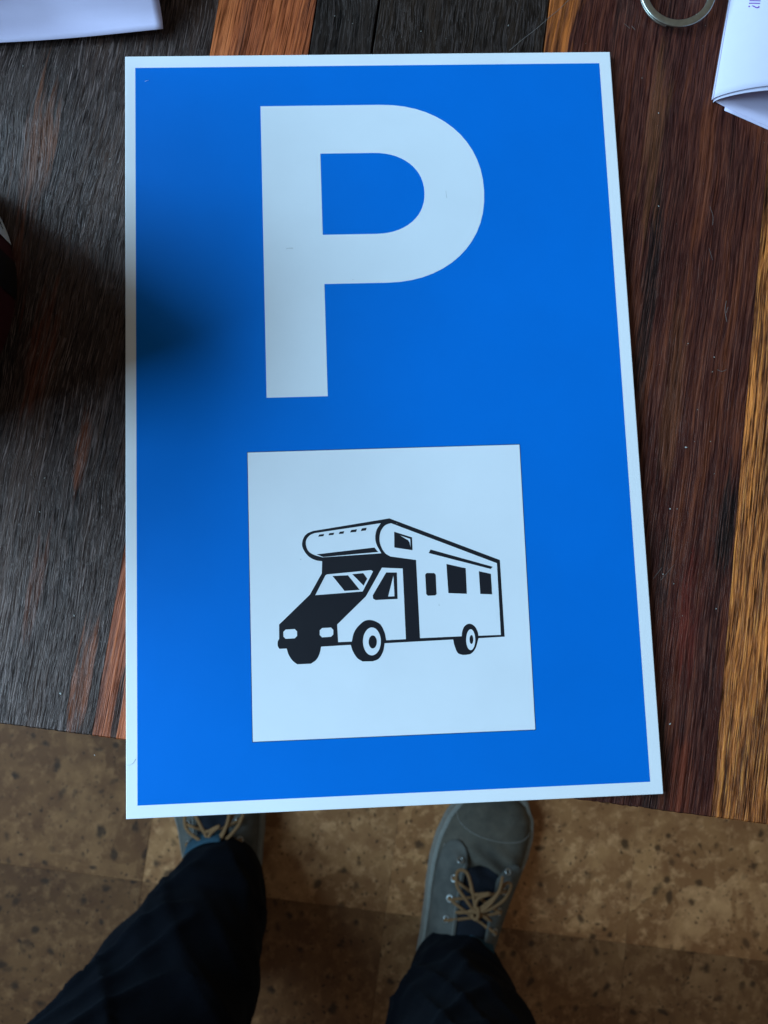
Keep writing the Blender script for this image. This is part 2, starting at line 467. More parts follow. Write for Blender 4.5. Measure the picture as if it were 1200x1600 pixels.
# ---------------------------------------------------------------- the sign
sign = tag(empty('parking_sign', (0, 0, 0)), 'blue motorhome parking sign with a large white P, lying on the table', 'sign')
m_border = sign_film('sign_white', (0.77, 0.785, 0.82))
m_blue = sign_film('sign_blue', (0.0, 0.146, 0.57), 0.5, spec=0.08)
m_p = sign_film('sign_letter_white', (0.70, 0.745, 0.80))
m_sq = sign_film('sign_square_white', (0.73, 0.76, 0.81))
m_black = sign_film('sign_black', (0.010, 0.011, 0.016), 0.42)
bm = bmesh.new()
box(bm, 0, 0.2, 0, 0.3, 0.0003, 0.003, bev=0.00025)
from_bm('panel', bm, m_border, sign, smooth=False)
TH = 0.00004
flat_shape('blue_field', [[(4.15, 294.9), (195.1, 294.9), (195.2, 4.7), (4.2, 4.7)]], 0.003, TH, m_blue, sign)

def superarc(cx, cy, rx, ry, n=28, e=2.15):
    out = []
    for i in range(n + 1):
        a = PI / 2 - PI * i / n
        c, s = math.cos(a), math.sin(a)
        out.append((cx + rx * math.copysign(abs(c) ** (2 / e), c), cy + ry * math.copysign(abs(s) ** (2 / e), s)))
    return out
P_out = [(54.5, 277.6)] + superarc(103.0, 239.8, 41.1, 37.8) + [(78.3, 202.0), (78.3, 156.4), (54.5, 156.4)]
P_in = [(78.2, 256.85)] + superarc(99.6, 239.65, 20.2, 17.2) + [(78.2, 222.45)]
flat_shape('letter_p', [P_out, P_in], 0.003 + TH, TH, m_p, sign)
SQ = [(46.72, 134.95), (152.75, 134.95), (152.75, 25.75), (46.72, 25.75)]
grow = lambda q, d: [(q[0][0] - d, q[0][1] + d), (q[1][0] + d, q[1][1] + d), (q[2][0] + d, q[2][1] - d), (q[3][0] - d, q[3][1] - d)]
sq = flat_shape('pictogram_panel', [SQ], 0.003 + TH, TH, m_sq, sign)
flat_shape('outline', [grow(SQ, 0.22), grow(SQ, 0.02)], 0.003 + TH, TH * 1.2, m_black, sq)
sil = [(71.17, 103.68), (100.64, 107.57), (142.64, 90.05), (142.95, 60.81), (132.9, 60.59), (131.71, 57.14, 1), (129.97, 55.0, 1), (127.91, 54.52), (126.48, 54.54), (124.69, 55.41, 1), (123.6, 58.26, 1), (123.21, 60.48), (97.05, 60.08), (96.33, 56.91, 1), (94.62, 54.39, 1), (92.37, 53.52), (88.53, 53.59), (86.56, 54.91, 1), (85.03, 57.35, 1), (84.22, 59.98), (73.01, 59.73), (72.33, 57.05, 1), (71.06, 54.92, 1), (69.02, 53.53), (63.81, 53.54), (62.04, 55.07, 1), (60.69, 57.31, 1), (60.06, 59.52), (57.33, 59.51), (56.72, 60.64, 1), (56.75, 62.24, 1), (57.3, 63.21), (57.41, 68.6), (69.3, 79.42), (74.06, 87.35), (74.31, 91.94), (71.88, 92.44, 1), (69.47, 93.74, 1), (67.7, 95.93, 1), (66.82, 98.41, 1), (67.42, 101.06, 1), (68.89, 102.77, 1)]
holes = [[(101.19, 105.69), (98.9, 104.94, 1), (97.17, 102.73, 1), (96.53, 99.86, 1), (96.96, 96.97, 1), (98.5, 94.25, 1), (100.5, 92.87), (110.29, 91.18), (110.58, 61.45), (126.53, 61.56), (126.82, 63.36, 1), (127.81, 65.33, 1), (129.69, 66.19, 1), (131.61, 65.19, 1), (132.66, 63.13, 1), (132.9, 61.51), (141.55, 61.51), (141.46, 88.86)], [(71.76, 102.84), (97.28, 105.82), (95.54, 103.19, 1), (94.93, 99.92, 1), (95.53, 97.23, 1), (97.07, 94.22), (74.56, 93.44), (71.13, 94.58, 1), (69.13, 96.08, 1), (68.29, 98.36, 1), (68.51, 100.4, 1), (69.9, 102.08, 1)], [(76.0, 86.87), (92.95, 87.9), (93.63, 87.35), (89.42, 79.9), (71.32, 79.14), (75.38, 86.49)], [(97.07, 88.7), (105.04, 88.09), (105.21, 61.29), (97.7, 61.18), (97.2, 64.08, 1), (95.88, 66.94, 1), (93.9, 68.43, 1), (91.69, 69.03, 1), (89.44, 68.59, 1), (86.94, 66.48, 1), (85.45, 64.13, 1), (84.66, 61.16), (79.5, 61.16), (79.29, 67.77), (90.58, 78.03)], [(59.82, 66.63), (63.25, 66.7), (64.11, 65.78), (64.07, 64.07), (63.16, 63.22), (59.74, 63.16), (58.88, 64.07), (58.92, 65.78)], [(73.56, 66.67), (76.96, 66.74), (77.82, 65.82), (77.77, 64.1), (76.86, 63.26), (73.47, 63.19), (72.6, 64.1), (72.65, 65.82)], [(95.66, 60.82, 1), (95.49, 59.47, 1), (95.11, 58.22, 1), (94.53, 57.16, 1), (93.8, 56.36, 1), (92.96, 55.87, 1), (92.08, 55.72, 1), (91.21, 55.94, 1), (90.41, 56.49, 1), (89.73, 57.35, 1), (89.23, 58.45, 1), (88.94, 59.72, 1), (88.87, 61.08, 1), (89.03, 62.43, 1), (89.41, 63.68, 1), (89.99, 64.74, 1), (90.72, 65.55, 1), (91.56, 66.05, 1), (92.44, 66.19, 1), (93.32, 65.98, 1), (94.12, 65.42, 1), (94.79, 64.56, 1), (95.3, 63.45, 1), (95.59, 62.18, 1)], [(131.65, 60.07, 1), (131.54, 59.06, 1), (131.31, 58.12, 1), (131.0, 57.32, 1), (130.6, 56.71, 1), (130.16, 56.33, 1), (129.7, 56.22, 1), (129.25, 56.37, 1), (128.85, 56.77, 1), (128.52, 57.41, 1), (128.28, 58.24, 1), (128.15, 59.19, 1), (128.14, 60.21, 1), (128.25, 61.22, 1), (128.47, 62.17, 1), (128.78, 62.97, 1), (129.18, 63.58, 1), (129.62, 63.96, 1), (130.08, 64.08, 1), (130.53, 63.93, 1), (130.93, 63.52, 1), (131.27, 62.88, 1), (131.51, 62.05, 1), (131.64, 61.09, 1)]]
islands = [[(102.3, 102.35), (109.09, 99.93), (109.09, 94.99), (102.15, 96.26)], [(116.09, 95.0), (139.73, 87.56), (138.95, 86.73), (115.25, 93.67)], [(114.19, 86.05), (117.06, 85.95), (117.61, 85.27), (117.61, 77.86), (117.02, 77.39), (114.31, 77.37), (113.68, 78.0), (113.59, 85.42)], [(121.94, 89.25), (129.27, 87.36), (129.26, 77.56), (122.17, 78.1)], [(134.32, 86.03), (138.89, 84.85), (138.98, 77.0), (134.43, 77.33)], [(94.11, 60.68, 1), (94.04, 60.05, 1), (93.86, 59.47, 1), (93.6, 58.97, 1), (93.27, 58.6, 1), (92.89, 58.37, 1), (92.49, 58.3, 1), (92.1, 58.4, 1), (91.74, 58.66, 1), (91.43, 59.06, 1), (91.2, 59.57, 1), (91.07, 60.16, 1), (91.04, 60.79, 1), (91.11, 61.42, 1), (91.29, 62.01, 1), (91.55, 62.5, 1), (91.88, 62.88, 1), (92.26, 63.11, 1), (92.66, 63.17, 1), (93.06, 63.08, 1), (93.42, 62.82, 1), (93.72, 62.42, 1), (93.95, 61.9, 1), (94.08, 61.31, 1)], [(130.87, 60.18, 1), (130.83, 59.75, 1), (130.74, 59.35, 1), (130.61, 59.0, 1), (130.46, 58.74, 1), (130.28, 58.58, 1), (130.1, 58.53, 1), (129.92, 58.59, 1), (129.76, 58.77, 1), (129.63, 59.04, 1), (129.54, 59.39, 1), (129.49, 59.8, 1), (129.49, 60.24, 1), (129.53, 60.67, 1), (129.62, 61.08, 1), (129.75, 61.42, 1), (129.9, 61.68, 1), (130.08, 61.85, 1), (130.26, 61.9, 1), (130.44, 61.83, 1), (130.6, 61.66, 1), (130.73, 61.38, 1), (130.82, 61.03, 1), (130.87, 60.62, 1)], [(72.27, 94.67), (94.48, 96.52), (95.86, 94.75), (74.76, 93.56)], [(73.5, 102.21), (75.38, 102.39), (75.07, 101.54), (73.06, 101.4)], [(77.43, 102.61), (79.24, 102.75), (78.93, 101.9), (77.0, 101.8)], [(81.38, 103.01), (83.1, 103.2), (82.79, 102.26), (80.94, 102.16)], [(85.82, 103.56), (88.04, 103.77), (87.64, 102.76), (85.34, 102.63)], [(89.94, 104.04), (91.8, 104.27), (91.43, 103.21), (89.45, 103.03)], [(78.1, 86.19), (84.0, 86.26), (88.3, 80.55), (82.51, 80.35)], [(85.64, 86.61), (89.86, 86.87), (91.29, 84.7), (89.82, 82.11)], [(98.64, 86.8), (102.73, 86.66), (102.63, 76.58), (94.19, 76.48), (93.31, 77.04), (93.23, 78.34)]]
inner = [[(104.51, 100.83), (108.36, 99.38), (108.43, 95.96), (108.02, 98.03), (107.52, 98.87)], [(101.38, 85.57), (101.49, 77.63), (99.04, 77.64)]]
flat_shape('motorhome_pictogram', [catmull(l) for l in [sil] + holes + islands + inner], 0.003 + 2 * TH, TH, m_black, sq)
# handling marks on the film
m_mark = plain('scuff', (0.50, 0.53, 0.56), 0.7)
bm = bmesh.new()
for path, w in (([(63.4, 216.9), (64.7, 217.2), (66.2, 217.1)], .10), ([(-0.0, 19.4), (1.4, 19.3), (2.6, 20.0), (3.7, 21.5)], .07), ([(66.0, 93.0), (66.3, 92.9)], .18),
                ([(89.5, 203.5), (89.8, 203.7)], .14), ([(128.5, 240), (128.8, 237)], .07), ([(103.4, 105.5), (103.6, 105.5)], .13), ([(118.2, 73.8), (118.6, 73.6)], .13), ([(8, 289), (9.5, 289.4)], .06)):
    add_tube(bm, [Vector((x, y, 3.0 + 3 * TH * 1000)) / 1000 for x, y in path], w / 1000, 5, flat=0.15)
q = from_bm('scuff_marks', bm, m_mark, sign)
q['kind'] = 'stuff'

# ---------------------------------------------------------------- papers
def paper_mat(name, colour=(0.80, 0.81, 0.84)):
    t = NT(name, 0.75, 0.25)
    v = t.coord()
    c = t.ramp(t.noise(v, 160, 4), [(0.3, tuple(k * 0.975 for k in colour)), (0.7, colour)])
    return t.out(c, t.bump(t.noise(v, 1400, 3), 0.00003))
m_paper = paper_mat('paper_white', (0.54, 0.52, 0.66))
m_paper2 = paper_mat('paper_lavender', (0.56, 0.52, 0.70))

def sheet(name, fn, nu, nv, mat, parent=None, thick=0.00012):
    bm = bmesh.new()
    top = [[bm.verts.new(fn(i / nu, j / nv)) for j in range(nv + 1)] for i in range(nu + 1)]
    for i in range(nu):
        for j in range(nv):
            bm.faces.new((top[i][j], top[i + 1][j], top[i + 1][j + 1], top[i][j + 1]))
    bmesh.ops.recalc_face_normals(bm, faces=bm.faces[:])
    o = from_bm(name, bm, mat, parent)
    md = o.modifiers.new('Solidify', 'SOLIDIFY'); md.thickness = thick; md.offset = 0
    return o

# letter at the top left: lower right corner lifted off the table, a soft roll across it
def letter(s, t):
    x = 0.0157 - s * 0.21; y = 0.3112 - s * 0.0152 + t * 0.148 ; x += -t * 0.006
    d = y - (0.3172 - x * 0.035)
    z = 0.0030 + 1.5 * (math.sqrt(d * d + 0.0026 ** 2) + d) / 2 + 0.0006 * math.sin(x * 60)
    return (x, y, max(0.0012, min(0.020 + y * 0.004, z)))
lt = tag(empty('letter', (-0.05, 0.37, 0.0)), 'white folded letter with softly lifted corner at the back left of the table', 'letter')
inv = Matrix.Translation((0.05, -0.37, 0))
o = sheet('sheet', letter, 60, 60, m_paper2, lt); o.data.transform(inv)
def letter2(s, t):
    x, y, z = letter(s, t)
    return (x - 0.0030 - t * 0.001, y + 0.0040 + s * 0.001, 0.0006)
o = sheet('sheet', letter2, 40, 40, m_paper, lt); o.data.transform(inv)
def letter3(s, t):
    x = -0.044 - s * 0.15; y = 0.3215 - s * 0.035 + t * 0.12 ; x += t * 0.05
    return (x, y, 0.0222 + 0.004 * s)
o = sheet('sheet', letter3, 20, 20, m_paper, lt); o.data.transform(inv)

# folded brochure at the top right, fold towards the sign, open end towards the camera
O = Vector((0.2425, 0.2795, 0.0))
ax = Vector((0.0108, 0.0436, 0)).normalized()
bx = Vector((ax.y, -ax.x, 0))
def top_z(s):        # s in metres away from the fold
    return 0.0022 + 0.0150 * (1 - math.exp(-s / 0.016)) + 0.02 * s
def ply(dz, ds, e0, e1, e2, name, mat, L=0.13, W=0.085, roundfold=True):
    def fn(a, b):
        s = W * a ** 1.5 + ds
        end = e0 + e1 * s + e2 * s * s
        z = top_z(s) - dz
        if roundfold:
            z -= (0.0016) * math.exp(-a * 34)
        p = O + bx * s + ax * (end + (L - end) * b)
        return (p.x, p.y, z)
    return fn
br = tag(empty('brochure', (O.x, O.y, 0)), 'folded pale paper with a handwritten purple note, open end facing the blue sign', 'paper')
binv = Matrix.Translation((-O.x, -O.y, 0))
o = sheet('top_sheet', ply(0, 0, 0.0, 0.13, 0.0, 'a', None), 60, 30, m_paper, br, 0.00015); o.data.transform(binv)
o = sheet('inner_sheet', ply(0.0011, 0.0009, -0.0008, 0.10, 0.0, 'b', None), 60, 30, m_paper, br, 0.00015); o.data.transform(binv)
def bottom(a, b):
    s = 0.085 * a ** 1.5
    end = 0.0 - 0.24 * s
    z = 0.0004 + 0.0016 * math.exp(-s / 0.0015)
    p = O + bx * s + ax * (end + (0.13 - end) * b)
    return (p.x, p.y, z)
o = sheet('bottom_sheet', bottom, 60, 30, m_paper2, br, 0.00015); o.data.transform(binv)
def bottom2(a, b):
    s = 0.0062 + 0.079 * a
    end = -0.0016 - 0.22 * s
    p = O + bx * s + ax * (end + (0.13 - end) * b)
    return (p.x, p.y, 0.00022)
o = sheet('bottom_sheet', bottom2, 20, 20, m_paper2, br, 0.00012); o.data.transform(binv)
# handwriting on the top sheet: reads downwards, letters lean to the right of the photo
fc = bpy.data.curves.new('note', 'FONT')
fc.body = 'all?'
fc.size = 0.0062
fc.space_character = 0.95
fc.shear = 0.25
fc.offset = -0.00004
fc.align_x = 'RIGHT'
tmp = bpy.data.objects.new('note_curve', fc); col.objects.link(tmp); bpy.context.view_layer.update()
me = bpy.data.meshes.new_from_object(tmp.evaluated_get(bpy.context.evaluated_depsgraph_get()))
bpy.data.objects.remove(tmp)
bm = bmesh.new(); bm.from_mesh(me)
bmesh.ops.subdivide_edges(bm, edges=[e for e in bm.edges if e.calc_length() > 0.0006], cuts=2)
for v in bm.verts:
    tx, ty = v.co.x, v.co.y
    s = 0.0062 + ty * 0.9
    q = O + bx * s + ax * (0.0385 - tx)
    v.co = Vector((q.x - O.x, q.y - O.y, top_z(s) + 0.00022))
me.materials.clear()
o = from_bm('handwritten_note', bm, plain('purple_ink', (0.16, 0.05, 0.30), 0.6), br, smooth=False)

# ---------------------------------------------------------------- key ring
def ring_coil(bm, z0, z1, r, w, h, a0, a1, n=96):
    rings = []
    for i in range(n + 1):
        a = a0 + (a1 - a0) * i / n
        z = z0 + (z1 - z0) * i / n
        sec = []
        for (dx, dz) in ((-w / 2, -h * .3), (-w / 2 + h * .3, -h / 2), (w / 2 - h * .3, -h / 2), (w / 2, -h * .3), (w / 2, h * .3), (w / 2 - h * .3, h / 2), (-w / 2 + h * .3, h / 2), (-w / 2, h * .3)):
            sec.append((math.cos(a) * (r + dx), math.sin(a) * (r + dx), z + dz))
        rings.append(sec)
    loft(bm, rings)
m_steel = plain('worn_steel', (0.46, 0.47, 0.42), 0.34, 0.5, 1.0, 400, 0.00002)
kr = tag(empty('key_ring', (0.2302, 0.3266, 0.0)), 'steel split key ring on red-brown plank beside the folded paper', 'key ring')
bm = bmesh.new()
ring_coil(bm, 0.0012, 0.0012, 0.01445, 0.0026, 0.0011, R(-60), R(250))
from_bm('lower_coil', bm, m_steel, kr)
bm = bmesh.new()
ring_coil(bm, 0.0026, 0.0026, 0.01455, 0.0030, 0.0011, R(-250), R(60))
from_bm('upper_coil', bm, m_steel, kr)
kr.rotation_euler = (R(4.5), R(-2.0), 0)
kr.location.z = 0.0022

# ---------------------------------------------------------------- round tin at the left, mostly outside the frame
tin = tag(empty('tin', (-0.110, 0.2035, 0)), 'round dark red tin with a white label at the left edge of the table', 'tin')
m_tin = plain('tin_dark_red', (0.075, 0.010, 0.013), 0.38, 0.5, 0.0, 60)
m_tblack = plain('tin_black', (0.004, 0.004, 0.004), 0.4)
m_label = plain('tin_label', (0.78, 0.80, 0.78), 0.5)
RT = 0.067; HT = 0.103
def rev(name, prof, mat, a0=0, a1=2 * PI, n=72):
    bm = bmesh.new()
    rings = [[(math.cos(a0 + (a1 - a0) * k / n) * r, math.sin(a0 + (a1 - a0) * k / n) * r, z) for r, z in prof] for k in range(n + 1)]
    vr = [[bm.verts.new(p) for p in r] for r in rings]
    for A, B in zip(vr, vr[1:]):
        for k in range(len(prof) - 1):
            bm.faces.new((A[k], B[k], B[k + 1], A[k + 1]))
    bmesh.ops.remove_doubles(bm, verts=bm.verts[:], dist=1e-6)
    bmesh.ops.recalc_face_normals(bm, faces=bm.faces[:])
    return from_bm(name, bm, mat, tin)
rev('tin_body', [(0, 0.0003), (RT - 0.002, 0.0003), (RT, 0.0015), (RT, HT - 0.002), (RT - 0.0015, HT)], m_tin)
rev('lid', [(RT + 0.0004, HT - 0.012), (RT + 0.0012, HT - 0.0115), (RT + 0.0012, HT + 0.001), (RT - 0.0005, HT + 0.002), (RT - 0.004, HT + 0.001), (0, HT + 0.001)], m_tin)
rev('label', [(RT + 0.0002, 0.001), (RT + 0.0003, 0.0012), (RT + 0.0003, HT - 0.02), (RT + 0.0002, HT - 0.0198)], m_label, R(15.5), R(110), 40)
rev('dark_band', [(RT + 0.0002, 0.001), (RT + 0.0003, 0.0012), (RT + 0.0003, HT - 0.02), (RT + 0.0002, HT - 0.0198)], m_tblack, R(-4), R(9), 10)
r3 = random.Random(3)
bm = bmesh.new()
for i in range(60):            # small unreadable print on the label
    a = R(r3.uniform(18, 60)); z = r3.randrange(1, 14) * 0.0055; L_ = R(r3.uniform(0.6, 1.6))
    vs = []
    for aa, zz in ((a, z), (a + L_, z), (a + L_, z + 0.0016), (a, z + 0.0016)):
        vs.append(bm.verts.new((math.cos(aa) * (RT + 0.0005), math.sin(aa) * (RT + 0.0005), zz)))
    bm.faces.new(vs)
q = from_bm('print', bm, m_tblack, tin, smooth=False); q['kind'] = 'stuff'
# ---------------------------------------------------------------- cork floor
fl = bmesh.new()
bmesh.ops.create_grid(fl, x_segments=2, y_segments=2, size=2.6)
def cork(name, seed, k_=1.0):
    t = NT(name, 0.62, 0.3)
    base = t.n('ShaderNodeTexCoord').outputs['Object']
    v = t.coord(loc=(seed, seed * 2.1, 0), vec=base)
    w = t.noise(v, 14, 3)
    # pressed veneer pieces of different tone
    warp = t.n('ShaderNodeVectorMath', operation='ADD')
    nc = t.n('ShaderNodeTexNoise'); t.t.links.new(v, nc.inputs['Vector']); nc.inputs['Scale'].default_value = 16; nc.inputs['Detail'].default_value = 5
    sc_ = t.n('ShaderNodeVectorMath', operation='SCALE'); t.t.links.new(nc.outputs['Color'], sc_.inputs[0]); sc_.inputs['Scale'].default_value = 0.045
    t.t.links.new(v, warp.inputs[0]); t.t.links.new(sc_.outputs[0], warp.inputs[1])
    vo = t.n('ShaderNodeTexVoronoi', distance='CHEBYCHEV'); t.t.links.new(warp.outputs[0], vo.inputs['Vector']); vo.inputs['Scale'].default_value = 15
    sep = t.n('ShaderNodeSeparateColor'); t.t.links.new(vo.outputs['Color'], sep.inputs[0])
    c = t.ramp(sep.outputs[0], [(0.0, (0.13, 0.066, 0.032)), (0.45, (0.19, 0.105, 0.055)), (0.75, (0.225, 0.130, 0.070)), (1.0, (0.30, 0.185, 0.110))])
    c = t.mix(t.ramp(t.noise(v, 30, 6, 0.62), [(0.36, 0.8), (0.60, 0.0)]), c, (0.125, 0.060, 0.030))
    c = t.mix(t.ramp(t.noise(v, 75, 5, 0.7), [(0.50, 0.0), (0.68, 0.75)]), c, (0.33, 0.205, 0.125))
    # dark pits, some long
    for sc2, k, ph, lo in ((48, 0.32, 3.1, 0.42), (95, 0.26, 8.7, 0.42), (150, 0.26, 2.2, 0.5), (26, 0.17, 5.5, 0.56)):
        vv = t.coord(loc=(ph, ph, 0), vec=warp.outputs[0])
        vd = t.n('ShaderNodeTexVoronoi'); t.t.links.new(vv, vd.inputs['Vector']); vd.inputs['Scale'].default_value = sc2
        s2 = t.n('ShaderNodeSeparateColor'); t.t.links.new(vd.outputs['Color'], s2.inputs[0])
        on = t.ramp(s2.outputs[1], [(lo, 0.0), (lo + 0.12, 1.0)])
        rad = t.ramp(t.math('ADD', vd.outputs['Distance'], t.math('MULTIPLY', t.noise(v, 130, 3), 0.22)), [(k * 0.8, 1.0), (k * 1.35, 0.0)])
        c = t.mix(t.math('MULTIPLY', t.math('MULTIPLY', on, rad), 0.85), c, (0.030, 0.016, 0.009))
    c = t.mix(1.0, c, (k_, k_ * (0.76 if k_ < 1 else 0.84), k_ * (0.50 if k_ < 1 else 0.62)), 'MULTIPLY')
    nrm = t.bump(t.noise(v, 220, 4), 0.0003)
    return t.out(c, nrm)
corks = [cork('cork_pale', 1.1, 2.4), cork('cork_tan', 4.8, 1.9), cork('cork_brown', 8.5, 0.95), cork('cork_dark', 12.2, 0.75), cork('cork_warm', 16.4, 1.35)]
f0 = from_bm('floor', fl, corks[2], None, smooth=False)
f0.location = (0.1, 0.0, FZ - 0.004)
tag(f0, 'brown cork tile floor below the table', kind='structure')
E_T = 0.305
tile_me = []
for i in range(5):
    bm = bmesh.new(); box(bm, 0.0001, E_T - 0.0001, 0.0001, E_T - 0.0001, 0.0002, 0.004, bev=0.0003)
    me = bpy.data.meshes.new('tile'); bm.to_mesh(me); bm.free(); me.materials.append(corks[i]); tile_me.append(me)
r4 = random.Random(12)
ca, sa = math.cos(TROT), math.sin(TROT)
gx, gy = 0.1107, -0.238 - 0.078
for i in range(-5, 5):
    for j in range(-4, 5):
        lx, ly = i * E_T, j * E_T
        o = bpy.data.objects.new('cork_tile', tile_me[{(-2, 0): 2, (-1, 0): 1, (0, 0): 0, (1, 0): 0, (-2, -1): 3, (-1, -1): 2, (0, -1): 4, (1, -1): 4}.get((i, j), r4.randrange(4))])  # fixed tones near the feet also carry the floor's light falloff as colour
        col.objects.link(o); o.parent = f0
        k = r4.randrange(4)
        cx, cy = lx + E_T / 2, ly + E_T / 2
        wx, wy = gx + cx * ca - cy * sa, gy + cx * sa + cy * ca
        a = TROT + k * PI / 2
        hx, hy = E_T / 2 * (math.cos(a) - math.sin(a)), E_T / 2 * (math.sin(a) + math.cos(a))
        o.location = (wx - hx - f0.location.x, wy - hy - f0.location.y, 0)
        o.rotation_euler = (0, 0, a)

# ---------------------------------------------------------------- the person holding the camera: lower body only
person = tag(empty('person', (0.05, -0.40, FZ)), 'standing person in dark navy trousers and grey canvas shoes with tan laces', 'person')
PI_T = Matrix.Translation((-0.05, 0.40, -FZ))
# canvas, sole, laces
def canvas(name, a, b):
    t = NT(name, 0.9, 0.15)
    v = t.coord()
    c = t.ramp(t.math('ADD', t.math('MULTIPLY', t.noise(v, 38, 5, 0.6), 0.8), t.math('MULTIPLY', t.noise(v, 700, 2), 0.2)), [(0.34, a), (0.66, b)])
    return t.out(c, t.bump(t.noise(v, 800, 3), 0.0006))
m_canvas = canvas('grey_canvas', (0.068, 0.064, 0.054), (0.140, 0.124, 0.098))
m_panel = canvas('canvas_panel', (0.074, 0.076, 0.070), (0.138, 0.134, 0.120))
m_dark = plain('shoe_lining', (0.012, 0.015, 0.022), 0.9, 0.2)
m_sole = plain('shoe_sole', (0.24, 0.235, 0.21), 0.7, 0.3, 0, 200, 0.0003)
m_lace = plain('lace_tan', (0.24, 0.130, 0.060), 0.9, 0.15, 0, 1500, 0.0006, 0.25)
m_eyelet = plain('eyelet_metal', (0.45, 0.47, 0.46), 0.35, 0.5, 0.9)
t = NT('trouser_cloth', 0.9, 0.1)
v = t.coord()
c = t.ramp(t.noise(v, 900, 3), [(0.3, (0.0012, 0.0018, 0.0036)), (0.7, (0.0032, 0.0044, 0.0085))])
m_cloth = t.out(c, t.bump(t.noise(v, 1200, 3), 0.0004))
try:
    t.b.inputs['Sheen Weight'].default_value = 0.02
    t.b.inputs['Sheen Tint'].default_value = (0.4, 0.6, 0.8, 1)
except Exception: pass
m_tag = plain('teal_cloth', (0.034, 0.080, 0.115), 0.9, 0.1, 0, 900, 0.0004, 0.35)

PROF = [(0.000, 0.012, 0.055), (0.008, 0.024, 0.066), (0.025, 0.033, 0.078), (0.06, 0.0365, 0.090), (0.10, 0.038, 0.094), (0.135, 0.042, 0.086), (0.165, 0.047, 0.073),
        (0.195, 0.0515, 0.060), (0.22, 0.053, 0.052), (0.245, 0.051, 0.047), (0.265, 0.045, 0.042), (0.280, 0.034, 0.036), (0.289, 0.020, 0.030), (0.293, 0.008, 0.025)]
def interp(tab, s, k):
    for a, b in zip(tab, tab[1:]):
        if s <= b[0]:
            f = (s - a[0]) / (b[0] - a[0]); f = max(0, min(1, f)); f = f * f * (3 - 2 * f) * .5 + f * .5
            return a[k] * (1 - f) + b[k] * f
    return tab[-1][k]
def shoe(side, loc, rot):
    """side +1: the shoe to the right in the photo"""
    root = empty('shoe', (loc[0] - 0.05, loc[1] + 0.40, 0), rot)
    root.parent = person
    def cx(s): return side * -0.006 * math.sin(min(1, s / 0.29) * PI) + side * (0.004 * (s / 0.29) + 0.006 * max(0.0, (s - 0.17) / 0.12) ** 1.3)
    def surf(s, a, off=0.0):
        """a: 0 right edge .. pi left edge"""
        w = interp(PROF, s, 1) + off; h = interp(PROF, s, 2) - 0.012 + off
        c_, s_ = math.cos(a), math.sin(a)
        x = cx(s) + w * math.copysign(abs(c_) ** 0.85, c_)
        z = 0.012 + h * abs(s_) ** (0.85 if s < 0.2 else 0.66)
        # creases where the toes bend
        g = math.exp(-((s - 0.205) / 0.022) ** 2)
        z += g * 0.0030 * math.sin((s * 1.0 + (x - cx(s)) * 0.40 * side) * 330) * s_
        z += 0.0012 * noise.noise(Vector((x * 60, s * 50, side * 3.0)))
        return (x, s, z)
    # upper
    bm = bmesh.new()
    NS, NA = 90, 40
    rings = []
    for i in range(NS + 1):
        s = 0.293 * (i / NS)
        rings.append([surf(s, PI * k / NA) for k in range(NA + 1)])
    vr = [[bm.verts.new(p) for p in r] for r in rings]
    for A, B in zip(vr, vr[1:]):
        for k in range(NA): bm.faces.new((A[k], A[k + 1], B[k + 1], B[k]))
    bm.faces.new(vr[0]); bm.faces.new(vr[-1][::-1])
    bmesh.ops.recalc_face_normals(bm, faces=bm.faces[:])
    from_bm('upper', bm, m_canvas, root)
    # sole with a welt groove
    bm = bmesh.new()
    outl = []
    for i in range(61):
        s = 0.293 * i / 60
        outl.append((s, interp(PROF, s, 1)))
    def contour(off, z):
        R_, L_ = [], []
        for s, w in outl:
            ee = off
            ys = s + (off * 1.0 if s > 0.28 else (-off if s < 0.01 else 0))
            R_.append((cx(s) + w + ee, ys, z)); L_.append((cx(s) - w - ee, ys, z))
        return R_ + L_[::-1]
    loft(bm, [contour(0.0035, 0.0), contour(0.0050, 0.002), contour(0.0048, 0.012), contour(0.0030, 0.0128), contour(0.0030, 0.0140), contour(0.0046, 0.0148), contour(0.0044, 0.022), contour(0.0030, 0.0245), contour(-0.002, 0.0245)])
    bmesh.ops.recalc_face_normals(bm, faces=bm.faces[:])
    from_bm('sole', bm, m_sole, root)
    # eyelet panels both sides of the tongue
    def patch(name, s_lo, s_hi, fa, fb, off, mat, ns=26, na=12, round_end=True):
        bm = bmesh.new()
        g = []
        for i in range(ns + 1):
            f = i / ns; s = s_lo + (s_hi - s_lo) * f
            a0, a1 = fa(f), fb(f)
            if round_end:
                mid = (a0 + a1) / 2; k2 = math.sqrt(max(0.0, 1 - max(0, (f - 0.8) / 0.2) ** 2))
                a0, a1 = mid + (a0 - mid) * max(0.12, k2), mid + (a1 - mid) * max(0.12, k2)
            g.append([bm.verts.new(surf(s, a0 + (a1 - a0) * k / na, off)) for k in range(na + 1)])
        for A, B in zip(g, g[1:]):
            for k in range(na): bm.faces.new((A[k], A[k + 1], B[k + 1], B[k]))
        bmesh.ops.recalc_face_normals(bm, faces=bm.faces[:])
        ob = from_bm(name, bm, mat, root)
        md = ob.modifiers.new('Solidify', 'SOLIDIFY'); md.thickness = 0.0016; md.offset = 1 if off > 0 else 0
        return ob
    patch('tongue', 0.085, 0.208, lambda f: R(62), lambda f: R(118), 0.0012, m_dark)
    patch('eyelet_panel', 0.10, 0.228, lambda f: R(110 - 4 * f), lambda f: R(165 - 12 * f), 0.0022, m_panel)
    patch('eyelet_panel', 0.10, 0.218, lambda f: R(15 + 12 * f), lambda f: R(70 + 4 * f), 0.0022, m_panel)
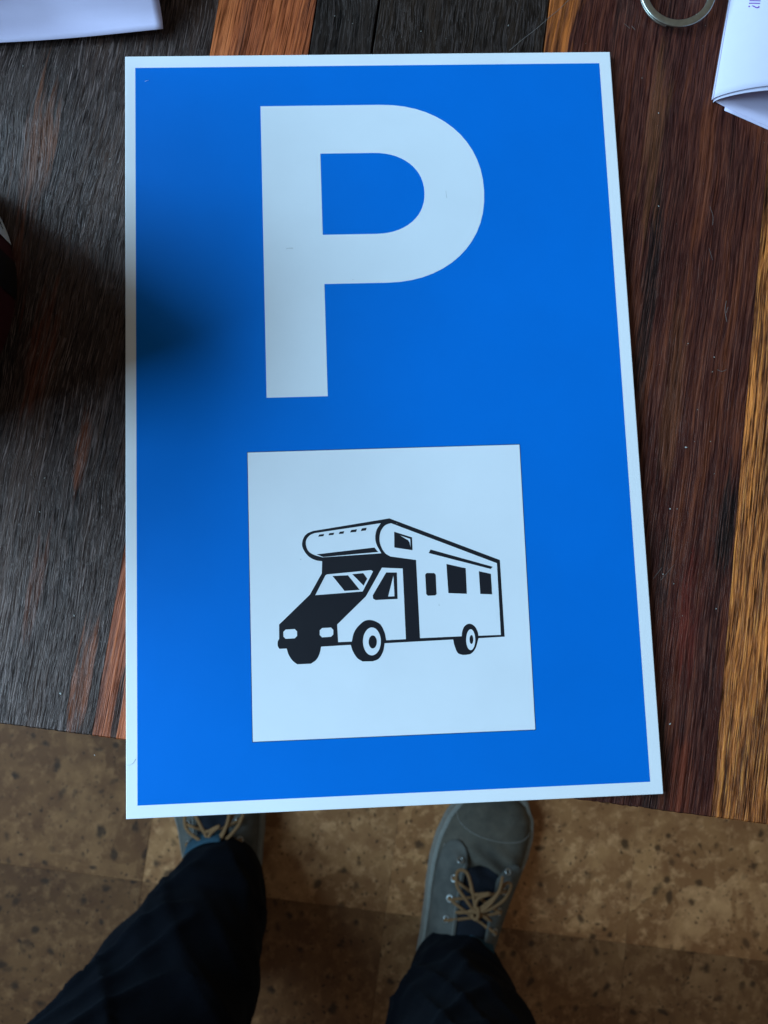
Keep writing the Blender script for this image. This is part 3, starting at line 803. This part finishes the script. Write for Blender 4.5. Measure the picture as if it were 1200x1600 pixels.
    # stitch lines round the panels and across the toe
    def stitch(path, off=0.0026):
        bm = bmesh.new()
        P2 = [Vector(surf(s, a, off)) for s, a in path]
        add_tube(bm, P2, 0.0006, 5)
        from_bm('stitching', bm, m_sole, root)
    stitch([(0.10 + 0.118 * i / 24, R(163 - 11 * i / 24)) for i in range(25)])
    stitch([(0.10 + 0.118 * i / 24, R(18 + 10 * i / 24)) for i in range(25)])
    stitch([(0.100 + 0.108 * i / 24, R(114 - 3 * i / 24)) for i in range(25)], 0.0040)
    stitch([(0.258 - 0.020 * math.sin(PI * i / 30), R(8 + 164 * i / 30)) for i in range(31)], 0.0004)
    # eyelets
    ey = []
    for k in range(4):
        s = 0.209 - k * 0.021
        for a in (R(118 + 2 * k), R(62 - 2 * k)):
            p = Vector(surf(s, a, 0.0042)); ey.append(p)
            bm = bmesh.new()
            q2 = Vector(surf(s, a + 0.05, 0.0042)) - p; q1 = Vector(surf(s + 0.003, a, 0.0042)) - p
            q1.normalize(); q2 = (q2 - q1 * q2.dot(q1)).normalized()
            add_tube(bm, [p + q1 * math.cos(2 * PI * i / 20) * 0.0034 + q2 * math.sin(2 * PI * i / 20) * 0.0034 for i in range(20)], 0.0011, 8, closed=True)
            from_bm('eyelet', bm, m_eyelet, root)
    # lace: crossings, two bow loops, two ends, knot
    bm = bmesh.new()
    lift = Vector((0, 0, 0.003))
    for k in range(1, 3):
        a_, b_ = ey[2 * k], ey[2 * k + 1]
        a2, b2 = ey[2 * k + 2], ey[2 * k + 3]
        for p_, q_ in ((a_, b2), (b_, a2)):
            m_ = (p_ + q_) / 2 + Vector((0, 0, 0.006))
            add_tube(bm, smooth_path([p_ - lift, p_ + lift, m_, q_ + lift, q_ - lift], 6), 0.0019, 8, flat=0.6)
    kn = (ey[4] + ey[5]) / 2 + Vector((0, -0.004, 0.010))
    def loop(pts, r=0.0020):
        add_tube(bm, smooth_path([kn + Vector(p) for p in pts], 8), r, 8, flat=0.65)
    loop([(0, 0, 0), (-0.012, 0.010, 0.004), (-0.028, 0.024, 0.002), (-0.030, 0.038, -0.002), (-0.020, 0.040, 0.0), (-0.010, 0.024, 0.004), (0.0, 0.002, 0.003)])
    loop([(0, 0, 0.001), (0.014, 0.008, 0.005), (0.030, 0.022, 0.000), (0.036, 0.036, -0.008), (0.028, 0.038, -0.004), (0.018, 0.024, 0.004), (0.002, 0.003, 0.003)])
    loop([(0, 0, 0.002), (0.010, 0.010, 0.007), (0.020, 0.030, 0.006), (0.022, 0.046, -0.001)])
    loop([(0, 0, 0.002), (-0.002, 0.016, 0.006), (0.010, 0.026, 0.007), (-0.006, 0.020, 0.004), (-0.012, 0.026, 0.002)])
    loop([(0.002, 0.0, 0.0), (-0.016, -0.005, -0.001), (-0.030, -0.016, -0.012), (-0.038, -0.030, -0.024)], 0.0023)
    loop([(0.002, 0.0, 0.0), (0.016, -0.004, -0.001), (0.028, -0.014, -0.010), (0.036, -0.028, -0.022)], 0.0023)
    add_tube(bm, smooth_path([kn + Vector(p) for p in ((-0.002, 0.005, 0.002), (0.002, 0.005, 0.005), (0.003, -0.005, 0.005), (-0.002, -0.005, 0.002))], 5, True), 0.0022, 8, closed=True)
    add_tube(bm, smooth_path([kn + Vector(p) for p in ((-0.007, -0.002, 0.000), (-0.003, 0.002, 0.004), (0.003, 0.001, 0.005), (0.008, -0.003, 0.000))], 4), 0.0026, 8, flat=.8)
    from_bm('lace', bm, m_lace, root)
    return root
shoe(1, (0.168, -0.447), R(-17))
shoe(-1, (-0.086, -0.368), R(2))

# trousers: both legs and the seat in one continuous surface
legs = {
 'r': [(0.187, -0.382, -0.668, 0.055, 0.068), (0.187, -0.382, -0.640, 0.058, 0.071), (0.183, -0.382, -0.60, 0.064, 0.072), (0.178, -0.378, -0.55, 0.072, 0.075), (0.174, -0.378, -0.50, 0.077, 0.077), (0.167, -0.376, -0.42, 0.080, 0.080),
       (0.160, -0.372, -0.30, 0.075, 0.080), (0.155, -0.375, -0.20, 0.078, 0.083), (0.145, -0.40, -0.05, 0.088, 0.092), (0.130, -0.43, 0.08, 0.098, 0.102), (0.115, -0.45, 0.17, 0.10, 0.108)],
 'l': [(-0.083, -0.258, -0.668, 0.050, 0.064), (-0.083, -0.260, -0.640, 0.055, 0.067), (-0.087, -0.276, -0.60, 0.062, 0.071), (-0.101, -0.300, -0.54, 0.077, 0.078), (-0.120, -0.322, -0.48, 0.088, 0.085), (-0.143, -0.340, -0.40, 0.095, 0.088),
       (-0.165, -0.350, -0.28, 0.095, 0.090), (-0.165, -0.360, -0.20, 0.092, 0.090), (-0.125, -0.39, -0.05, 0.091, 0.094), (-0.085, -0.43, 0.08, 0.100, 0.102), (-0.050, -0.45, 0.17, 0.10, 0.108)]}
bm = bmesh.new()
def ringpts(x, y, z, rx, ry, n=28):
    return [(x + rx * math.cos(2 * PI * k / n), y + ry * math.sin(2 * PI * k / n), z) for k in range(n)]
for k, L_ in legs.items():
    P_ = [Vector(a) for a in [q[:3] for q in L_]]
    dense = []
    for i in range(len(L_) - 1):
        for f in (0, .25, .5, .75):
            dense.append([L_[i][c] * (1 - f) + L_[i + 1][c] * f for c in range(5)])
    dense.append(list(L_[-1]))
    loft(bm, [ringpts(*d) for d in dense])
loft(bm, [ringpts(0.033, -0.45, z, rx, ry) for z, rx, ry in ((0.10, 0.150, 0.105), (0.14, 0.178, 0.115), (0.20, 0.185, 0.12), (0.27, 0.170, 0.115), (0.33, 0.155, 0.11))])
bmesh.ops.recalc_face_normals(bm, faces=bm.faces[:])
tr = from_bm('trousers', bm, m_cloth, None)
md = tr.modifiers.new('Remesh', 'REMESH'); md.mode = 'VOXEL'; md.voxel_size = 0.0045; md.use_smooth_shade = True
md = tr.modifiers.new('Smooth', 'SMOOTH'); md.factor = 0.6; md.iterations = 6
bpy.context.view_layer.update()
me = bpy.data.meshes.new_from_object(tr.evaluated_get(bpy.context.evaluated_depsgraph_get()))
bpy.data.objects.remove(tr)
NRM = [v_.normal.copy() for v_ in me.vertices]
for v_, n_ in zip(me.vertices, NRM):
    p = v_.co
    k = 0.007 * noise.noise(Vector((p.x * 9, p.y * 9, p.z * 13)))                       # broad drape
    q = p.x + p.y * 0.6
    rid = 1 - abs(noise.noise(Vector((q * 7, q * 3, p.z * 17 + q * 20)))) * 2            # pulled folds round the leg
    k += 0.0060 * max(0.0, rid) ** 3
    rid = 1 - abs(noise.noise(Vector((q * 11 + 5, q * 3, p.z * 9 - q * 26)))) * 2
    k += 0.0045 * max(0.0, rid) ** 4
    lowz = max(0.0, min(1.0, (-0.50 - p.z) / 0.12))
    k += lowz * 0.0022 * math.sin(p.z * 150 + 5 * noise.noise(Vector((p.x * 20, p.y * 20, 0))))
    v_.co = p + n_ * k * (1 - 0.75 * max(0.0, min(1.0, (-0.59 - p.z) / 0.05)))
me.transform(PI_T)
me.name = 'trousers'
for p in me.polygons: p.use_smooth = True
tro = link('trousers', me, None, person)
# stitched side seams of the trousers
def seam(pts):
    bm = bmesh.new(); add_tube(bm, smooth_path(pts, 6), 0.0013, 6)
    ob = from_bm('seam', bm, m_cloth, tro); ob.data.transform(PI_T)
# small woven tags turned out at the hems
def hem_tag(cxx, cyy, rx, ry, a0, a1, z0, z1):
    bm = bmesh.new(); g = []
    for i in range(13):
        a = a0 + (a1 - a0) * i / 12
        g.append([bm.verts.new((cxx + (rx - f * 0.002) * math.cos(a), cyy + (ry - f * 0.007) * math.sin(a), z0 + (z1 - z0) * f)) for f in (0, .33, .66, 1)])
    for A, B in zip(g, g[1:]):
        for k in range(3): bm.faces.new((A[k], A[k + 1], B[k + 1], B[k]))
    bmesh.ops.recalc_face_normals(bm, faces=bm.faces[:])
    ob = from_bm('hem_tag', bm, m_tag, tro)
    ob.data.transform(PI_T)
    md = ob.modifiers.new('Solidify', 'SOLIDIFY'); md.thickness = 0.001
hem_tag(-0.083, -0.260, 0.0600, 0.0735, R(84), R(126), -0.652, -0.626)
hem_tag(0.187, -0.382, 0.0640, 0.0770, R(46), R(74), -0.650, -0.628)
